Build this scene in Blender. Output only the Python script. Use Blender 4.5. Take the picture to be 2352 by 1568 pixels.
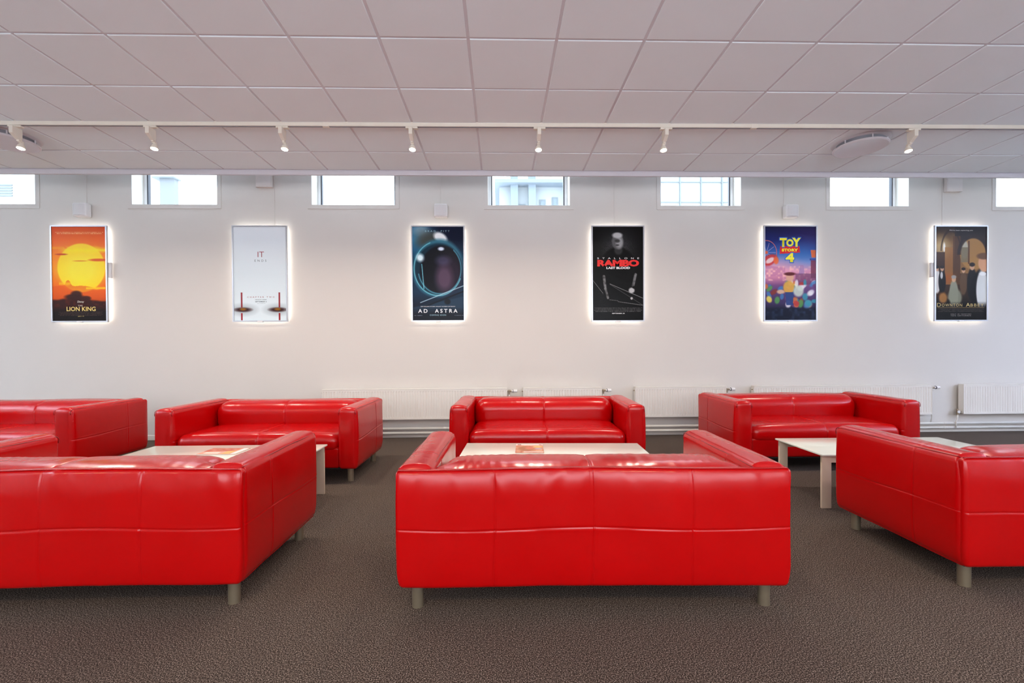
import bpy, bmesh, math, random
import numpy as np
from mathutils import Matrix, Vector, noise
for o in list(bpy.data.objects): bpy.data.objects.remove(o, do_unlink=True)
SC = bpy.context.scene
COL = SC.collection
R = math.radians
# ------------------------------------------------------------------ camera
FPX, HZ, YAW, PITCH, ROLL = 1039.69, 804.88, .026, -.0097, -.0057
def rotm():
    c, s = math.cos(YAW), math.sin(YAW); Y = np.array([[c,-s,0],[s,c,0],[0,0,1]])
    c, s = math.cos(PITCH), math.sin(PITCH); X = np.array([[1,0,0],[0,c,s],[0,-s,c]])
    c, s = math.cos(ROLL), math.sin(ROLL); Z = np.array([[c,0,s],[0,1,0],[-s,0,c]])
    return Z @ X @ Y
M = rotm()
cd = bpy.data.cameras.new('camera'); cam = bpy.data.objects.new('camera', cd); COL.objects.link(cam)
cd.sensor_width = 36; cd.lens = FPX / 2352 * 36; cd.shift_y = (HZ - 784) / 2352; cd.clip_start = .05; cd.clip_end = 400
rt, fw, up = M[0], M[1], M[2]
cam.matrix_world = Matrix(((rt[0], up[0], -fw[0], 0), (rt[1], up[1], -fw[1], 0), (rt[2], up[2], -fw[2], 1.2), (0,0,0,1)))
SC.camera = cam
# ------------------------------------------------------------------ world, exposure
w = bpy.data.worlds.new('sky'); SC.world = w; w.use_nodes = True
bg = w.node_tree.nodes['Background']; bg.inputs[0].default_value = (.74, .86, 1, 1); bg.inputs[1].default_value = 8
SC.view_settings.view_transform = 'Standard'; SC.view_settings.look = 'None'
SC.view_settings.exposure = 0.13; SC.view_settings.gamma = 1; SC.view_settings.use_curve_mapping = False
# ------------------------------------------------------------------ large lights (window light and ceiling panels behind the camera, added ceiling fills at both sides)
def area(name, loc, rot, sx, sy, power, col, spread=180, shape='RECTANGLE'):
    l = bpy.data.lights.new(name, 'AREA'); l.shape = shape; l.size = sx; l.size_y = sy
    l.energy = power; l.color = col; l.spread = R(spread)
    o = bpy.data.objects.new(name, l); COL.objects.link(o); o.location = loc; o.rotation_euler = rot
    return o
area('daylight_fill', (0.3, -3.0, 1.95), (R(120), 0, 0), 7.5, 1.7, 290, (.84, .90, 1))
area('daylight_fill', (9.9, .5, 2.1), (R(150), 0, R(90)), 6, 1.5, 800, (.66, .74, 1), 100)  # added right side fill, narrowed and aimed upward to brighten the ceiling
area('daylight_fill', (-9.3, .5, 2.1), (R(150), 0, R(-90)), 6, 1.5, 620, (.78, .84, 1), 100)  # added left counterpart, also tilted up so it mainly lifts the ceiling
for lx in (-4.8, -1.6, 1.6, 4.8):
    area('ceiling_panel', (lx, -1.2, 3.26), (0, 0, 0), .28, .28, 36, (1, .66, .34))
# ------------------------------------------------------------------ materials
MATS = {}
def new_mat(name):
    m = bpy.data.materials.new(name); m.use_nodes = True
    return m, m.node_tree, m.node_tree.nodes['Principled BSDF']
def mat(name, col, rough=.5, metal=0, spec=.5, noise_amt=0, noise_scale=20, bump=0, bump_scale=200, coat=0, emit=None, emit_s=0, trans=0):
    if name in MATS: return MATS[name]
    m, nt, b = new_mat(name); N, L = nt.nodes, nt.links
    b.inputs['Base Color'].default_value = (*col, 1); b.inputs['Roughness'].default_value = rough
    b.inputs['Metallic'].default_value = metal; b.inputs['Specular IOR Level'].default_value = spec
    b.inputs['Coat Weight'].default_value = coat; b.inputs['Coat Roughness'].default_value = .15
    if trans: b.inputs['Transmission Weight'].default_value = trans
    if emit: b.inputs['Emission Color'].default_value = (*emit, 1); b.inputs['Emission Strength'].default_value = emit_s
    tc = N.new('ShaderNodeTexCoord')
    if noise_amt:
        n = N.new('ShaderNodeTexNoise'); n.inputs['Scale'].default_value = noise_scale; n.inputs['Detail'].default_value = 4
        r = N.new('ShaderNodeMapRange'); r.inputs['To Min'].default_value = 1 - noise_amt; r.inputs['To Max'].default_value = 1 + noise_amt
        h = N.new('ShaderNodeHueSaturation'); h.inputs['Color'].default_value = (*col, 1)
        L.new(tc.outputs['Object'], n.inputs['Vector']); L.new(n.outputs['Fac'], r.inputs['Value']); L.new(r.outputs[0], h.inputs['Value']); L.new(h.outputs[0], b.inputs['Base Color'])
    if bump:
        n2 = N.new('ShaderNodeTexNoise'); n2.inputs['Scale'].default_value = bump_scale; n2.inputs['Detail'].default_value = 3
        bp = N.new('ShaderNodeBump'); bp.inputs['Strength'].default_value = bump; bp.inputs['Distance'].default_value = .002
        L.new(tc.outputs['Object'], n2.inputs['Vector']); L.new(n2.outputs['Fac'], bp.inputs['Height']); L.new(bp.outputs[0], b.inputs['Normal'])
    MATS[name] = m
    return m
def leather():
    m, nt, b = new_mat('red_leather'); N, L = nt.nodes, nt.links
    tc = N.new('ShaderNodeTexCoord')
    b.inputs['Specular IOR Level'].default_value = .38
    n = N.new('ShaderNodeTexNoise'); n.inputs['Scale'].default_value = 4; n.inputs['Detail'].default_value = 1
    cr = N.new('ShaderNodeValToRGB'); cr.color_ramp.elements[0].position = .3; cr.color_ramp.elements[0].color = (.42, .0002, .0010, 1)
    cr.color_ramp.elements[1].position = .7; cr.color_ramp.elements[1].color = (.44, .0003, .0012, 1)
    L.new(tc.outputs['Object'], n.inputs['Vector']); L.new(n.outputs['Fac'], cr.inputs['Fac']); L.new(cr.outputs[0], b.inputs['Base Color'])
    r = N.new('ShaderNodeMapRange'); r.inputs['From Min'].default_value = .3; r.inputs['From Max'].default_value = .7; r.inputs['To Min'].default_value = .20; r.inputs['To Max'].default_value = .26
    n3 = N.new('ShaderNodeTexNoise'); n3.inputs['Scale'].default_value = 9; n3.inputs['Detail'].default_value = 1.5
    L.new(tc.outputs['Object'], n3.inputs['Vector']); L.new(n3.outputs['Fac'], r.inputs['Value']); L.new(r.outputs[0], b.inputs['Roughness'])
    # fine leather grain plus soft creases
    v = N.new('ShaderNodeTexVoronoi'); v.inputs['Scale'].default_value = 380; v.feature = 'DISTANCE_TO_EDGE'
    L.new(tc.outputs['Object'], v.inputs['Vector'])
    b1 = N.new('ShaderNodeBump'); b1.inputs['Strength'].default_value = .05; b1.inputs['Distance'].default_value = .0006
    L.new(v.outputs['Distance'], b1.inputs['Height'])
    n4 = N.new('ShaderNodeTexNoise'); n4.inputs['Scale'].default_value = 17; n4.inputs['Detail'].default_value = 1; n4.inputs['Distortion'].default_value = .3
    L.new(tc.outputs['Object'], n4.inputs['Vector'])
    b2 = N.new('ShaderNodeBump'); b2.inputs['Strength'].default_value = .09; b2.inputs['Distance'].default_value = .004
    L.new(n4.outputs['Fac'], b2.inputs['Height']); L.new(b1.outputs[0], b2.inputs['Normal']); L.new(b2.outputs[0], b.inputs['Normal'])
    MATS['leather'] = m; return m
def carpet():
    m, nt, b = new_mat('speckled_carpet'); N, L = nt.nodes, nt.links
    tc = N.new('ShaderNodeTexCoord')
    n = N.new('ShaderNodeTexNoise'); n.inputs['Scale'].default_value = 215; n.inputs['Detail'].default_value = 2; n.inputs['Roughness'].default_value = .75
    cr = N.new('ShaderNodeValToRGB'); e = cr.color_ramp.elements
    e[0].position = .38; e[0].color = (.006, .004, .003, 1); e[1].position = .50; e[1].color = (.060, .043, .034, 1)
    x = e.new(.575); x.color = (.16, .122, .10, 1); x = e.new(.65); x.color = (.36, .29, .24, 1)
    n2 = N.new('ShaderNodeTexNoise'); n2.inputs['Scale'].default_value = 1.1; n2.inputs['Detail'].default_value = 3
    mr = N.new('ShaderNodeMapRange'); mr.inputs['To Min'].default_value = .88; mr.inputs['To Max'].default_value = 1.12
    h = N.new('ShaderNodeHueSaturation')
    L.new(tc.outputs['Object'], n.inputs['Vector']); L.new(n.outputs['Fac'], cr.inputs['Fac']); L.new(cr.outputs[0], h.inputs['Color'])
    L.new(tc.outputs['Object'], n2.inputs['Vector']); L.new(n2.outputs['Fac'], mr.inputs['Value']); L.new(mr.outputs[0], h.inputs['Value'])
    L.new(h.outputs[0], b.inputs['Base Color']); b.inputs['Roughness'].default_value = .95; b.inputs['Specular IOR Level'].default_value = .1
    bp = N.new('ShaderNodeBump'); bp.inputs['Strength'].default_value = .45; bp.inputs['Distance'].default_value = .002
    L.new(n.outputs['Fac'], bp.inputs['Height']); L.new(bp.outputs[0], b.inputs['Normal'])
    return m
def vcol_mat(name, rough=.35):
    m, nt, b = new_mat(name)
    a = nt.nodes.new('ShaderNodeVertexColor'); a.layer_name = 'Col'
    nt.links.new(a.outputs[0], b.inputs['Base Color']); b.inputs['Roughness'].default_value = rough
    b.inputs['Specular IOR Level'].default_value = .12
    return m
def glass_mat():
    m = bpy.data.materials.new('clear_glass'); m.use_nodes = True; nt = m.node_tree; nt.nodes.clear()
    o = nt.nodes.new('ShaderNodeOutputMaterial'); t = nt.nodes.new('ShaderNodeBsdfTransparent'); g = nt.nodes.new('ShaderNodeBsdfGlossy')
    g.inputs['Roughness'].default_value = .02; t.inputs[0].default_value = (.95, .98, .98, 1)
    f = nt.nodes.new('ShaderNodeValue'); f.outputs[0].default_value = .05; x = nt.nodes.new('ShaderNodeMixShader')
    nt.links.new(f.outputs[0], x.inputs[0]); nt.links.new(t.outputs[0], x.inputs[1]); nt.links.new(g.outputs[0], x.inputs[2]); nt.links.new(x.outputs[0], o.inputs[0])
    return m
LEA = leather(); CARPET = carpet(); GLASS = glass_mat(); PRINT = vcol_mat('printed_sheet', .3); COVER = vcol_mat('magazine_print', .25)
WALL = mat('wall_paint', (.64, .60, .55), .75, noise_amt=.015, noise_scale=1.5, bump=.12, bump_scale=90)
CEIL = mat('ceiling_tile', (.86, .93, .96), .85, noise_amt=.012, noise_scale=3, bump=.25, bump_scale=160)
GRID = mat('painted_grid_metal', (.72, .71, .76), .22, spec=.6)
WHITE = mat('white_enamel', (.72, .69, .63), .4, noise_amt=.01, noise_scale=8)
RADM = mat('radiator_enamel', (.72, .68, .62), .4, noise_amt=.01, noise_scale=8)
CREAM = mat('cream_painted_metal', (.76, .70, .60), .4, noise_amt=.01, noise_scale=10)
TRIMW = mat('white_window_paint', (.84, .84, .84), .35, noise_amt=.01)
DARK = mat('dark_gasket', (.03, .03, .045), .4, noise_amt=.05)
STEEL = mat('brushed_steel', (.36, .31, .22), .33, metal=.75, noise_amt=.06, noise_scale=60, bump=.1, bump_scale=300)
BRASS = mat('dull_brass', (.35, .28, .2), .4, metal=.8, noise_amt=.1)
SILV = mat('silver_frame', (.52, .54, .58), .3, metal=.7, noise_amt=.03)
SEAM = mat('seam_leather', (.26, .003, .005), .35, noise_amt=.05)
TOPG = mat('white_glass_top', (.72, .74, .66), .14, spec=.4, noise_amt=.01, noise_scale=3)
TLEG = mat('cream_lacquer', (.62, .50, .37), .35, noise_amt=.03, noise_scale=12)
PLAST = mat('white_plastic', (.78, .76, .75), .4, noise_amt=.01)
UNDER = mat('black_underside', (.02, .018, .016), .9, noise_amt=.1)
VENTD = mat('vent_slot_grey', (.22, .22, .25), .5, noise_amt=.05)
VENTW = mat('vent_white', (.66, .63, .66), .45, noise_amt=.01)
BULB = mat('glowing_lamp_face', (1, .9, .8), .3, emit=(1, .86, .66), emit_s=30)
LEDM = mat('led_strip', (1, 1, 1), .4, emit=(1, .97, .93), emit_s=14.0)
# ------------------------------------------------------------------ mesh helpers
def box(bm, x0, x1, y0, y1, z0, z1, mtx=None):
    r = bmesh.ops.create_cube(bm, size=1, matrix=Matrix.Translation(((x0+x1)/2, (y0+y1)/2, (z0+z1)/2)) @ Matrix.Diagonal((x1-x0, y1-y0, z1-z0, 1)))
    if mtx: bmesh.ops.transform(bm, matrix=mtx, verts=r['verts'])
    return r['verts']
def bbox(bm, x0, x1, y0, y1, z0, z1, bev=.003, seg=2):
    vs = box(bm, x0, x1, y0, y1, z0, z1)
    es = list({e for v in vs for e in v.link_edges})
    bmesh.ops.bevel(bm, geom=es, offset=bev, segments=seg, profile=.5, affect='EDGES')
def cyl(bm, p0, p1, r, seg=20, r2=None):
    a, b = Vector(p0), Vector(p1); d = b - a
    q = Vector((0, 0, 1)).rotation_difference(d).to_matrix().to_4x4()
    bmesh.ops.create_cone(bm, cap_ends=True, segments=seg, radius1=r, radius2=r if r2 is None else r2, depth=d.length, matrix=Matrix.Translation((a+b)/2) @ q)
def lathe(bm, prof, seg=48, mtx=None):
    rings = []
    for (r, z) in prof:
        rings.append([bm.verts.new((r*math.cos(2*math.pi*i/seg), r*math.sin(2*math.pi*i/seg), z)) for i in range(seg)])
    for a, b in zip(rings, rings[1:]):
        for i in range(seg): bm.faces.new((a[i], a[(i+1) % seg], b[(i+1) % seg], b[i]))
    bm.faces.new(rings[0][::-1]); bm.faces.new(rings[-1])
    if mtx: bmesh.ops.transform(bm, matrix=mtx, verts=[v for r in rings for v in r])
def tube(bm, pts, r, seg=8, closed=False):
    pts = [Vector(p) for p in pts]; rings = []; n = len(pts)
    for i, p in enumerate(pts):
        t = (pts[min(i+1, n-1)] - pts[max(i-1, 0)]).normalized()
        ref = Vector((0, 0, 1)) if abs(t.z) < .9 else Vector((1, 0, 0))
        u = t.cross(ref).normalized(); v = t.cross(u).normalized()
        rings.append([bm.verts.new(p + (u*math.cos(2*math.pi*k/seg) + v*math.sin(2*math.pi*k/seg))*r) for k in range(seg)])
    for a, b in zip(rings, rings[1:]):
        for k in range(seg): bm.faces.new((a[k], a[(k+1) % seg], b[(k+1) % seg], b[k]))
    bm.faces.new(rings[0][::-1]); bm.faces.new(rings[-1])
def obj(name, bm, m, parent=None, smooth=False, angle=None):
    me = bpy.data.meshes.new(name); bmesh.ops.recalc_face_normals(bm, faces=bm.faces); bm.to_mesh(me); bm.free()
    me.materials.append(m)
    if smooth or angle:
        me.polygons.foreach_set('use_smooth', [True]*len(me.polygons))
        if angle: me.set_sharp_from_angle(angle=R(angle))
    o = bpy.data.objects.new(name, me); COL.objects.link(o)
    if parent: o.parent = parent
    return o
def tag(o, label, cat, group=None):
    o['label'] = label; o['category'] = cat
    if group: o['group'] = group
    return o
def thing(name, label, cat, loc=(0,0,0), rz=0, group=None):
    o = bpy.data.objects.new(name, None); COL.objects.link(o); o.location = loc; o.rotation_euler = (0, 0, rz); o.empty_display_size = .1
    return tag(o, label, cat, group)
def struct(o): o['kind'] = 'structure'; return o
def B(): return bmesh.new()
# ------------------------------------------------------------------ room shell
XL, XR, YB, YF = -9.6, 10.2, 6.024, -3.4
ZC, ZTOP, YEDGE = 3.2816, 3.84, 5.41
bm = B(); box(bm, XL-.2, XR+.2, YF-.2, YB+.02, -.1, 0); struct(obj('floor', bm, CARPET))
WX0, WP, WW, WZ0, WZ1 = -4.765, 2.3073, 1.086, 3.066, 3.72
wins = [WX0 + WP*i for i in range(-2, 6)]
bm = B(); box(bm, XL, XR, YB, YB+.34, -.1, WZ0); box(bm, XL, XR, YB, YB+.34, WZ1, ZTOP+.1)
xs = [XL] + [v for x in wins for v in (x, x+WW)] + [XR]
for a, b in zip(xs[::2], xs[1::2]): box(bm, a, b, YB, YB+.34, WZ0, WZ1)
struct(obj('wall_back', bm, WALL))
bm = B(); box(bm, XL-.2, XL, YF, YB+.34, -.1, ZTOP+.1); struct(obj('wall_left', bm, WALL))
bm = B(); box(bm, XR, XR+.2, YF, YB+.34, -.1, ZTOP+.1); struct(obj('wall_right', bm, WALL))
bm = B(); box(bm, XL-.2, XR+.2, YF-.2, YF, -.1, ZTOP+.1); struct(obj('wall_front', bm, WALL))
# suspended ceiling: lay-in tiles between painted bars, an upstand at its edge and the slab above the slot
rnd = random.Random(5)
bm = B(); box(bm, XL-.2, XR+.2, YF-.2, YB+.34, ZTOP, ZTOP+.1)
X0, Y0, S = -.2044, 3.0786, .6
gx = [X0 + S*k for k in range(-15, 18)]; gy = [Y0 + S*k for k in range(-12, 4)]
ex = [XL] + [g for g in gx if XL < g < XR] + [XR]; ey = [YF] + gy + [YEDGE - .03]
ey = sorted(v for v in ey if v >= YF)
def tile(bm, x0, x1, y0, y1):
    g = .011; z = ZC; tx, ty = rnd.uniform(-.0035, .0035), rnd.uniform(-.0035, .0035); cx, cy = (x0+x1)/2, (y0+y1)/2
    lo = [(x0+g, y0+g), (x1-g, y0+g), (x1-g, y1-g), (x0+g, y1-g)]
    d = rnd.uniform(-.001, .001)
    a = [bm.verts.new((x, y, z - .004 + d + tx*(x-cx) + ty*(y-cy))) for x, y in lo]
    b = [bm.verts.new((x, y, z + .012)) for x, y in lo]
    e = .004
    a2 = [bm.verts.new((cx+(x-cx)*(1-e/abs(x-cx+1e-9)), cy+(y-cy)*(1-e/abs(y-cy+1e-9)), z - .006 + d + tx*(x-cx) + ty*(y-cy))) for x, y in lo]
    bm.faces.new(a2[::-1])
    for i in range(4):
        j = (i+1) % 4; bm.faces.new((a[j], a[i], a2[i], a2[j])); bm.faces.new((b[j], b[i], a[i], a[j]))
    bm.faces.new(b)
for a, b in zip(ex, ex[1:]):
    for c, d in zip(ey, ey[1:]):
        if b-a > .05 and d-c > .05: tile(bm, a, b, c, d)
box(bm, XL, XR, YF, YEDGE-.012, ZC+.012, ZC+.03)
ceil = struct(obj('ceiling', bm, CEIL))
bm = B()
for g in gx:
    if XL < g < XR: box(bm, g-.012, g+.012, YF, YEDGE-.03, ZC+.001, ZC+.010)
for g in gy:
    if g > YF: box(bm, XL, XR, g-.012, g+.012, ZC+.0005, ZC+.010)
struct(obj('trim_1', bm, GRID))
bm = B(); bbox(bm, XL, XR, YEDGE-.03, YEDGE, ZC-.062, ZC+.03, .003); box(bm, XL, XR, YEDGE-.012, YEDGE, ZC+.02, ZTOP)
struct(obj('trim_2', bm, mat('edge_board_paint', (.66, .64, .68), .5, noise_amt=.01)))
bm = B(); bbox(bm, XL, XR, YB-.014, YB, 0, .062, .003); struct(obj('baseboard_back', bm, WHITE))
# windows
for i, x in enumerate(wins[1:]):
    n = i + 1; x1 = x + WW
    bm = B(); ya, yb = YB+.20, YB+.26; t = .04
    box(bm, x, x+t, ya, yb, WZ0, WZ1); box(bm, x1-t, x1, ya, yb, WZ0, WZ1)
    box(bm, x+t, x1-t, ya, yb, WZ0, WZ0+.03); box(bm, x+t, x1-t, ya, yb, WZ1-.03, WZ1)
    f = struct(obj('window_%d' % n, bm, TRIMW))
    bm = B(); c = .052
    for a, b, lo, hi in ((x-c, x, WZ0-c, ZTOP-.02), (x1, x1+c, WZ0-c, ZTOP-.02), (x, x1, WZ0-c, WZ0)):
        box(bm, a, b, YB-.008, YB, lo, hi)
    obj('casing', bm, WALL, f)
    bm = B(); g = .016
    box(bm, x+t, x+t+g, ya-.004, yb-.02, WZ0+.03, WZ1-.03); box(bm, x1-t-g, x1-t, ya-.004, yb-.02, WZ0+.03, WZ1-.03)
    obj('gasket', bm, DARK, f)
    bm = B(); box(bm, x+t, x1-t, YB+.232, YB+.238, WZ0+.03, WZ1-.03); obj('pane', bm, GLASS, f)
    bm = B(); box(bm, x, x1, YB+.002, ya, WZ0, WZ0+.004); obj('sill', bm, TRIMW, f)
# ------------------------------------------------------------------ sofas
def grid_box(h, r, seg=.022, extra=((), (), ())):
    """closed rounded box, half sizes h, radius r; extra = grid lines added per axis. returns (verts Nx3, normals, faces)"""
    ax = []
    for k in range(3):
        inner = h[k] - r; n = max(2, int(round(2*inner/seg)))
        c = list(np.linspace(-inner, inner, n+1))
        ed = [inner + r*math.tan(a) for a in np.linspace(0, math.pi/4, 5)[1:]]
        c = [-e for e in ed[::-1]] + c + ed + [e for e in extra[k] if abs(e) < inner]
        c = sorted(set(round(v, 5) for v in c)); ax.append(np.array(c))
    verts, faces, index = [], [], {}
    def vid(p):
        k = (round(p[0], 5), round(p[1], 5), round(p[2], 5))
        if k not in index: index[k] = len(verts); verts.append(p)
        return index[k]
    for k in range(3):
        a, b = (k+1) % 3, (k+2) % 3
        for s in (-1, 1):
            for i in range(len(ax[a])-1):
                for j in range(len(ax[b])-1):
                    q = []
                    for (ii, jj) in ((i, j), (i+1, j), (i+1, j+1), (i, j+1)):
                        p = [0, 0, 0]; p[k] = s*ax[k][-1]; p[a] = ax[a][ii]; p[b] = ax[b][jj]; q.append(vid(tuple(p)))
                    faces.append(q if s > 0 else q[::-1])
    V = np.array(verts); inner = np.array(h) - r
    Cc = np.clip(V, -inner, inner); D = V - Cc; Nn = D / np.maximum(1e-9, np.linalg.norm(D, axis=1, keepdims=True))
    return Cc + Nn*r, Nn, faces
def soft_obj(name, cx, h, r, disp, parent, seed, seg=.022, extra=((), (), ()), m=None, wr=1.0):
    V, Nn, F = grid_box(h, r, seg, extra)
    out = np.empty_like(V)
    for i in range(len(V)):
        p, n = V[i], Nn[i]
        q = Vector((p[0]+cx[0]+seed*3.1, p[1]+cx[1], p[2]+cx[2]))
        d = .0028*wr*noise.noise(q*4) + .0008*wr*noise.noise(q*14)
        out[i] = disp(p, n, d) + np.array(cx)
    me = bpy.data.meshes.new(name); me.from_pydata([tuple(v) for v in out], [], F); me.update()
    me.polygons.foreach_set('use_smooth', [True]*len(me.polygons)); me.materials.append(m or LEA)
    o = bpy.data.objects.new(name, me); COL.objects.link(o); o.parent = parent
    return o
def groove(t, wd=.004, dep=.0022):
    """profile of a stitched seam: a groove between two small swells"""
    t = abs(t)
    if t < wd: return -dep*(1 - (t/wd)**2)
    if t < wd*4: return .0007*math.sin((t-wd)/(3*wd)*math.pi)
    return 0
def seamlines(c): return [c + d for d in (-.02, -.012, -.005, -.0025, 0, .0025, .005, .012, .02)]
HW, HD, ZB, ZA = .885, .43, .118, .655
def sofa(cx, cy, rz, label, seed, wear=1.0, seg=.022):
    t = thing('sofa', label, 'sofa', (cx, cy, 0), rz, 'red leather two seat sofas')
    rr = random.Random(seed)
    aw = .168
    zmid = .385
    # wrinkles fanning out below an edge
    folds = [(rr.uniform(-.8, .8), rr.uniform(.5, 1), rr.uniform(.012, .022)) for _ in range(int(16*wear))]
    for s in (-1, 1):
        c = (s*(HW - aw/2), -.003, (ZB+ZA)/2); h = (aw/2, HD-.003, (ZA-ZB)/2)
        def disp(p, n, d, s=s, c=c, h=h):
            v = p + n*d
            wx, wy, wz = v[0]+c[0], v[1]+c[1], v[2]+c[2]
            if n[2] > .3:
                v[2] += .014*(1-(p[0]/h[0])**2)*n[2]
                v[2] += .0016*wear*math.sin(wy*150 + 6*noise.noise(Vector((wy*4, seed, s))))*max(0, noise.noise(Vector((wy*3, seed*2.2, s*5.))) + .15)*n[2]
            side = n[0]*s
            if abs(n[0]) > .6:
                v[0] += n[0]*(groove(wz-zmid-.008*math.sin(wy*5)) + groove(wy-.16))
                v[0] += n[0]*.008*(1-(p[2]/h[2])**2)*(1 if side > 0 else .2)
                if side > 0 and wz < ZB+.1: v[0] -= n[0]*.012*(1-(wz-ZB)/.1)**2
            if n[1] < -.6: v[1] -= .006*(1-(p[0]/h[0])**2)
            if p[1] > h[1]-.06 and wz > .50: v[1] -= .024*min(1, (wz-.50)/.15)**2*(p[1]-h[1]+.06)/.06
            return v
        ex = ((), [y-c[1] for y in seamlines(.16)], [z-c[2] for z in seamlines(zmid)])
        a = soft_obj('armrest', c, h, .034, disp, t, seed + s*.37, seg, ex, wr=wear)
        # raised seams along the two upper long edges and over the front
        for e in (-1, 1):
            bm = B(); pts = []
            xx = c[0] + e*(aw/2-.012)
            zt = ZA - .006
            for k in range(30):
                y = .395 - k*(.395+.40)/29; pts.append((xx + .0015*math.sin(y*17+seed), y, zt + .0015*math.sin(y*11+seed)))
            for a_ in (20, 40, 60, 80): pts.append((xx, -.405-.028*math.sin(R(a_)), zt-.028+.028*math.cos(R(a_))))
            pts += [(xx+e*.004, -.437, zt-.06), (xx+e*.004, -.442, .45), (xx+e*.004, -.441, .3), (xx+e*.004, -.436, .14)] if 0 else [(xx+e*.003, -.4275, zt-.045)]
            tube(bm, pts, .0026); obj('seam_piping', bm, SEAM, a, smooth=True)
    # outer back panel over the full width
    c = (0, HD-.022, (ZB+ZA-.006)/2); h = (HW-.001, .026, (ZA-.006-ZB)/2)
    qx = (-HW/2, 0, HW/2)
    def dispb(p, n, d):
        v = p + n*d; wx, wz = v[0], v[2]+c[2]
        if n[1] > .4:
            v[1] += .010*(1-(p[2]/h[2])**2)*(1-(p[0]/h[0])**6)
            v[1] += n[1]*groove(wz-zmid-.004*math.sin(wx*6+seed))
            for q in qx:
                v[1] += n[1]*(groove(wx-q-.004*math.sin(wz*9+q), dep=.003) + .5*groove(wx-q-.012, .003, .0015)*(wz > .5))
                v[1] -= .002*math.exp(-((wx-q)/.03)**2)
            if wz > .52: v[1] -= .017*min(1, (wz-.52)/.13)**2.4
            top = max(0, (wz-.50)/.15)
            for fx, fs, fw_ in folds:
                u = (wx-fx) + (wz-.6)*.5*math.sin(fx*9)
                v[1] += .0065*fs*wear*math.exp(-(u/fw_)**2)*top*(1-top*.4)
        if wz < ZB+.10: 
            k = (1-(wz-ZB)/.10)**2
            v[0] -= math.copysign(.014*k, p[0])*(abs(p[0]) > HW-.06); v[1] -= .006*k
        v[2] += (.005*math.cos(wx*1.7) + .003*math.sin(wx*5+seed))*(1 if p[2] > 0 else .5)
        return v
    ex = ([v for q in qx for v in seamlines(q)], (), [z-c[2] for z in seamlines(zmid)])
    bp = soft_obj('back_panel', c, h, .020, dispb, t, seed+.9, seg, ex, wr=wear)
    bm = B(); pts = [(x, HD-.018, ZA-.008 + .005*math.cos(x*1.7) + .003*math.sin(x*5+seed)) for x in np.linspace(-HW+.012, HW-.012, 60)]
    tube(bm, pts, .0034); obj('seam_piping', bm, SEAM, bp, smooth=True)
    # backrest roll
    bw = HW - aw + .004
    c2 = (0, .262, .497); h2 = (bw, .148, .148)
    def dispr(p, n, d):
        v = p + n*d; wx = v[0]
        puff = (1-(p[0]/h2[0])**8)
        if p[1] > h2[1]-.11 and p[2] > h2[2]-.12: v[2] += .86*(h2[2] - max(p[2], h2[2]-.12))
        if n[2] > 0: v[2] += n[2]*.020*(1-(p[1]/h2[1])**2*.5)*puff - .006*(1-puff)
        if n[1] < 0: v[1] += n[1]*.018*puff - .012*(v[2])/h2[2]
        g = groove(wx, .006, .005) - .004*math.exp(-(wx/.03)**2)
        v += n*g
        wri = max(0, noise.noise(Vector((wx*2.2, seed*1.7, 0)))+.2)
        v += n*.0026*wear*wri*math.sin(wx*120 + 8*noise.noise(Vector((wx*5, p[2]*6, seed))))*max(0, n[2]*.9+.15)
        return v
    soft_obj('backrest', c2, h2, .11, dispr, t, seed+1.7, seg*.8, (seamlines(0), (), ()), wr=wear)
    # seat cushion and the panel under it
    c3 = (0, -.115, .345); h3 = (bw-.002, .305, .075)
    def disps(p, n, d):
        v = p + n*d; wx = v[0]
        puff = (1-(p[0]/h3[0])**6)
        if n[2] > 0: v[2] += n[2]*.026*puff*(1-.25*(p[1]/h3[1])**2)
        v += n*(groove(wx, .006, .005) - .003*math.exp(-(wx/.03)**2))
        v += n*.002*wear*max(0, noise.noise(Vector((wx*2.5, seed*2.9, 3))))*math.sin(wx*90+7*noise.noise(Vector((wx*4, p[1]*5, seed))))
        return v
    soft_obj('seat', c3, h3, .065, disps, t, seed+2.3, seg, (seamlines(0), (), ()), wr=wear)
    c4 = (0, -.10, .215); h4 = (bw-.004, .30, .092)
    def dispp(p, n, d):
        v = p + n*d; v += n*groove(v[0]); return v
    soft_obj('front_panel', c4, h4, .02, dispp, t, seed+3.3, .04, (seamlines(0), (), ()), wr=.5)
    bm = B(); box(bm, -HW+.04, HW-.04, -HD+.05, HD-.04, ZB-.006, ZB+.004); obj('underside', bm, UNDER, t)
    for sx in (-1, 1):
        for sy in (-1, 1):
            bm = B(); cyl(bm, (sx*.8025, sy*.348, 0), (sx*.8025, sy*.348, ZB-.004), .0265, 32); cyl(bm, (sx*.8025, sy*.348, ZB-.012), (sx*.8025, sy*.348, ZB-.002), .033, 32)
            obj('leg', bm, STEEL, t, angle=40)
    return t
PI = math.pi
sofa(.422, 2.428, PI-.025, 'red leather sofa turned back to the camera, front centre of the photo', 1.3, 1.0, .016)
sofa(-2.067, 2.506, PI+.005, 'red leather sofa seen from behind, front left, cut by the left edge of the photo', 2.6, 1.25, .018)
sofa(3.107, 2.52, PI-.013, 'red leather sofa seen from behind, front right, cut by the right edge of the photo', 3.7, .8, .018)
sofa(.439, 4.50, -.040, 'red leather sofa facing the camera in the middle behind the white table with one magazine', 4.9, .8)
sofa(-2.151, 4.459, -.011, 'red leather sofa facing the camera, second from left along the wall', 5.2, .8)
sofa(-4.73, 4.61, -.02, 'red leather sofa facing the camera, leftmost along the wall and cut by the frame', 6.4, .7)
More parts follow.
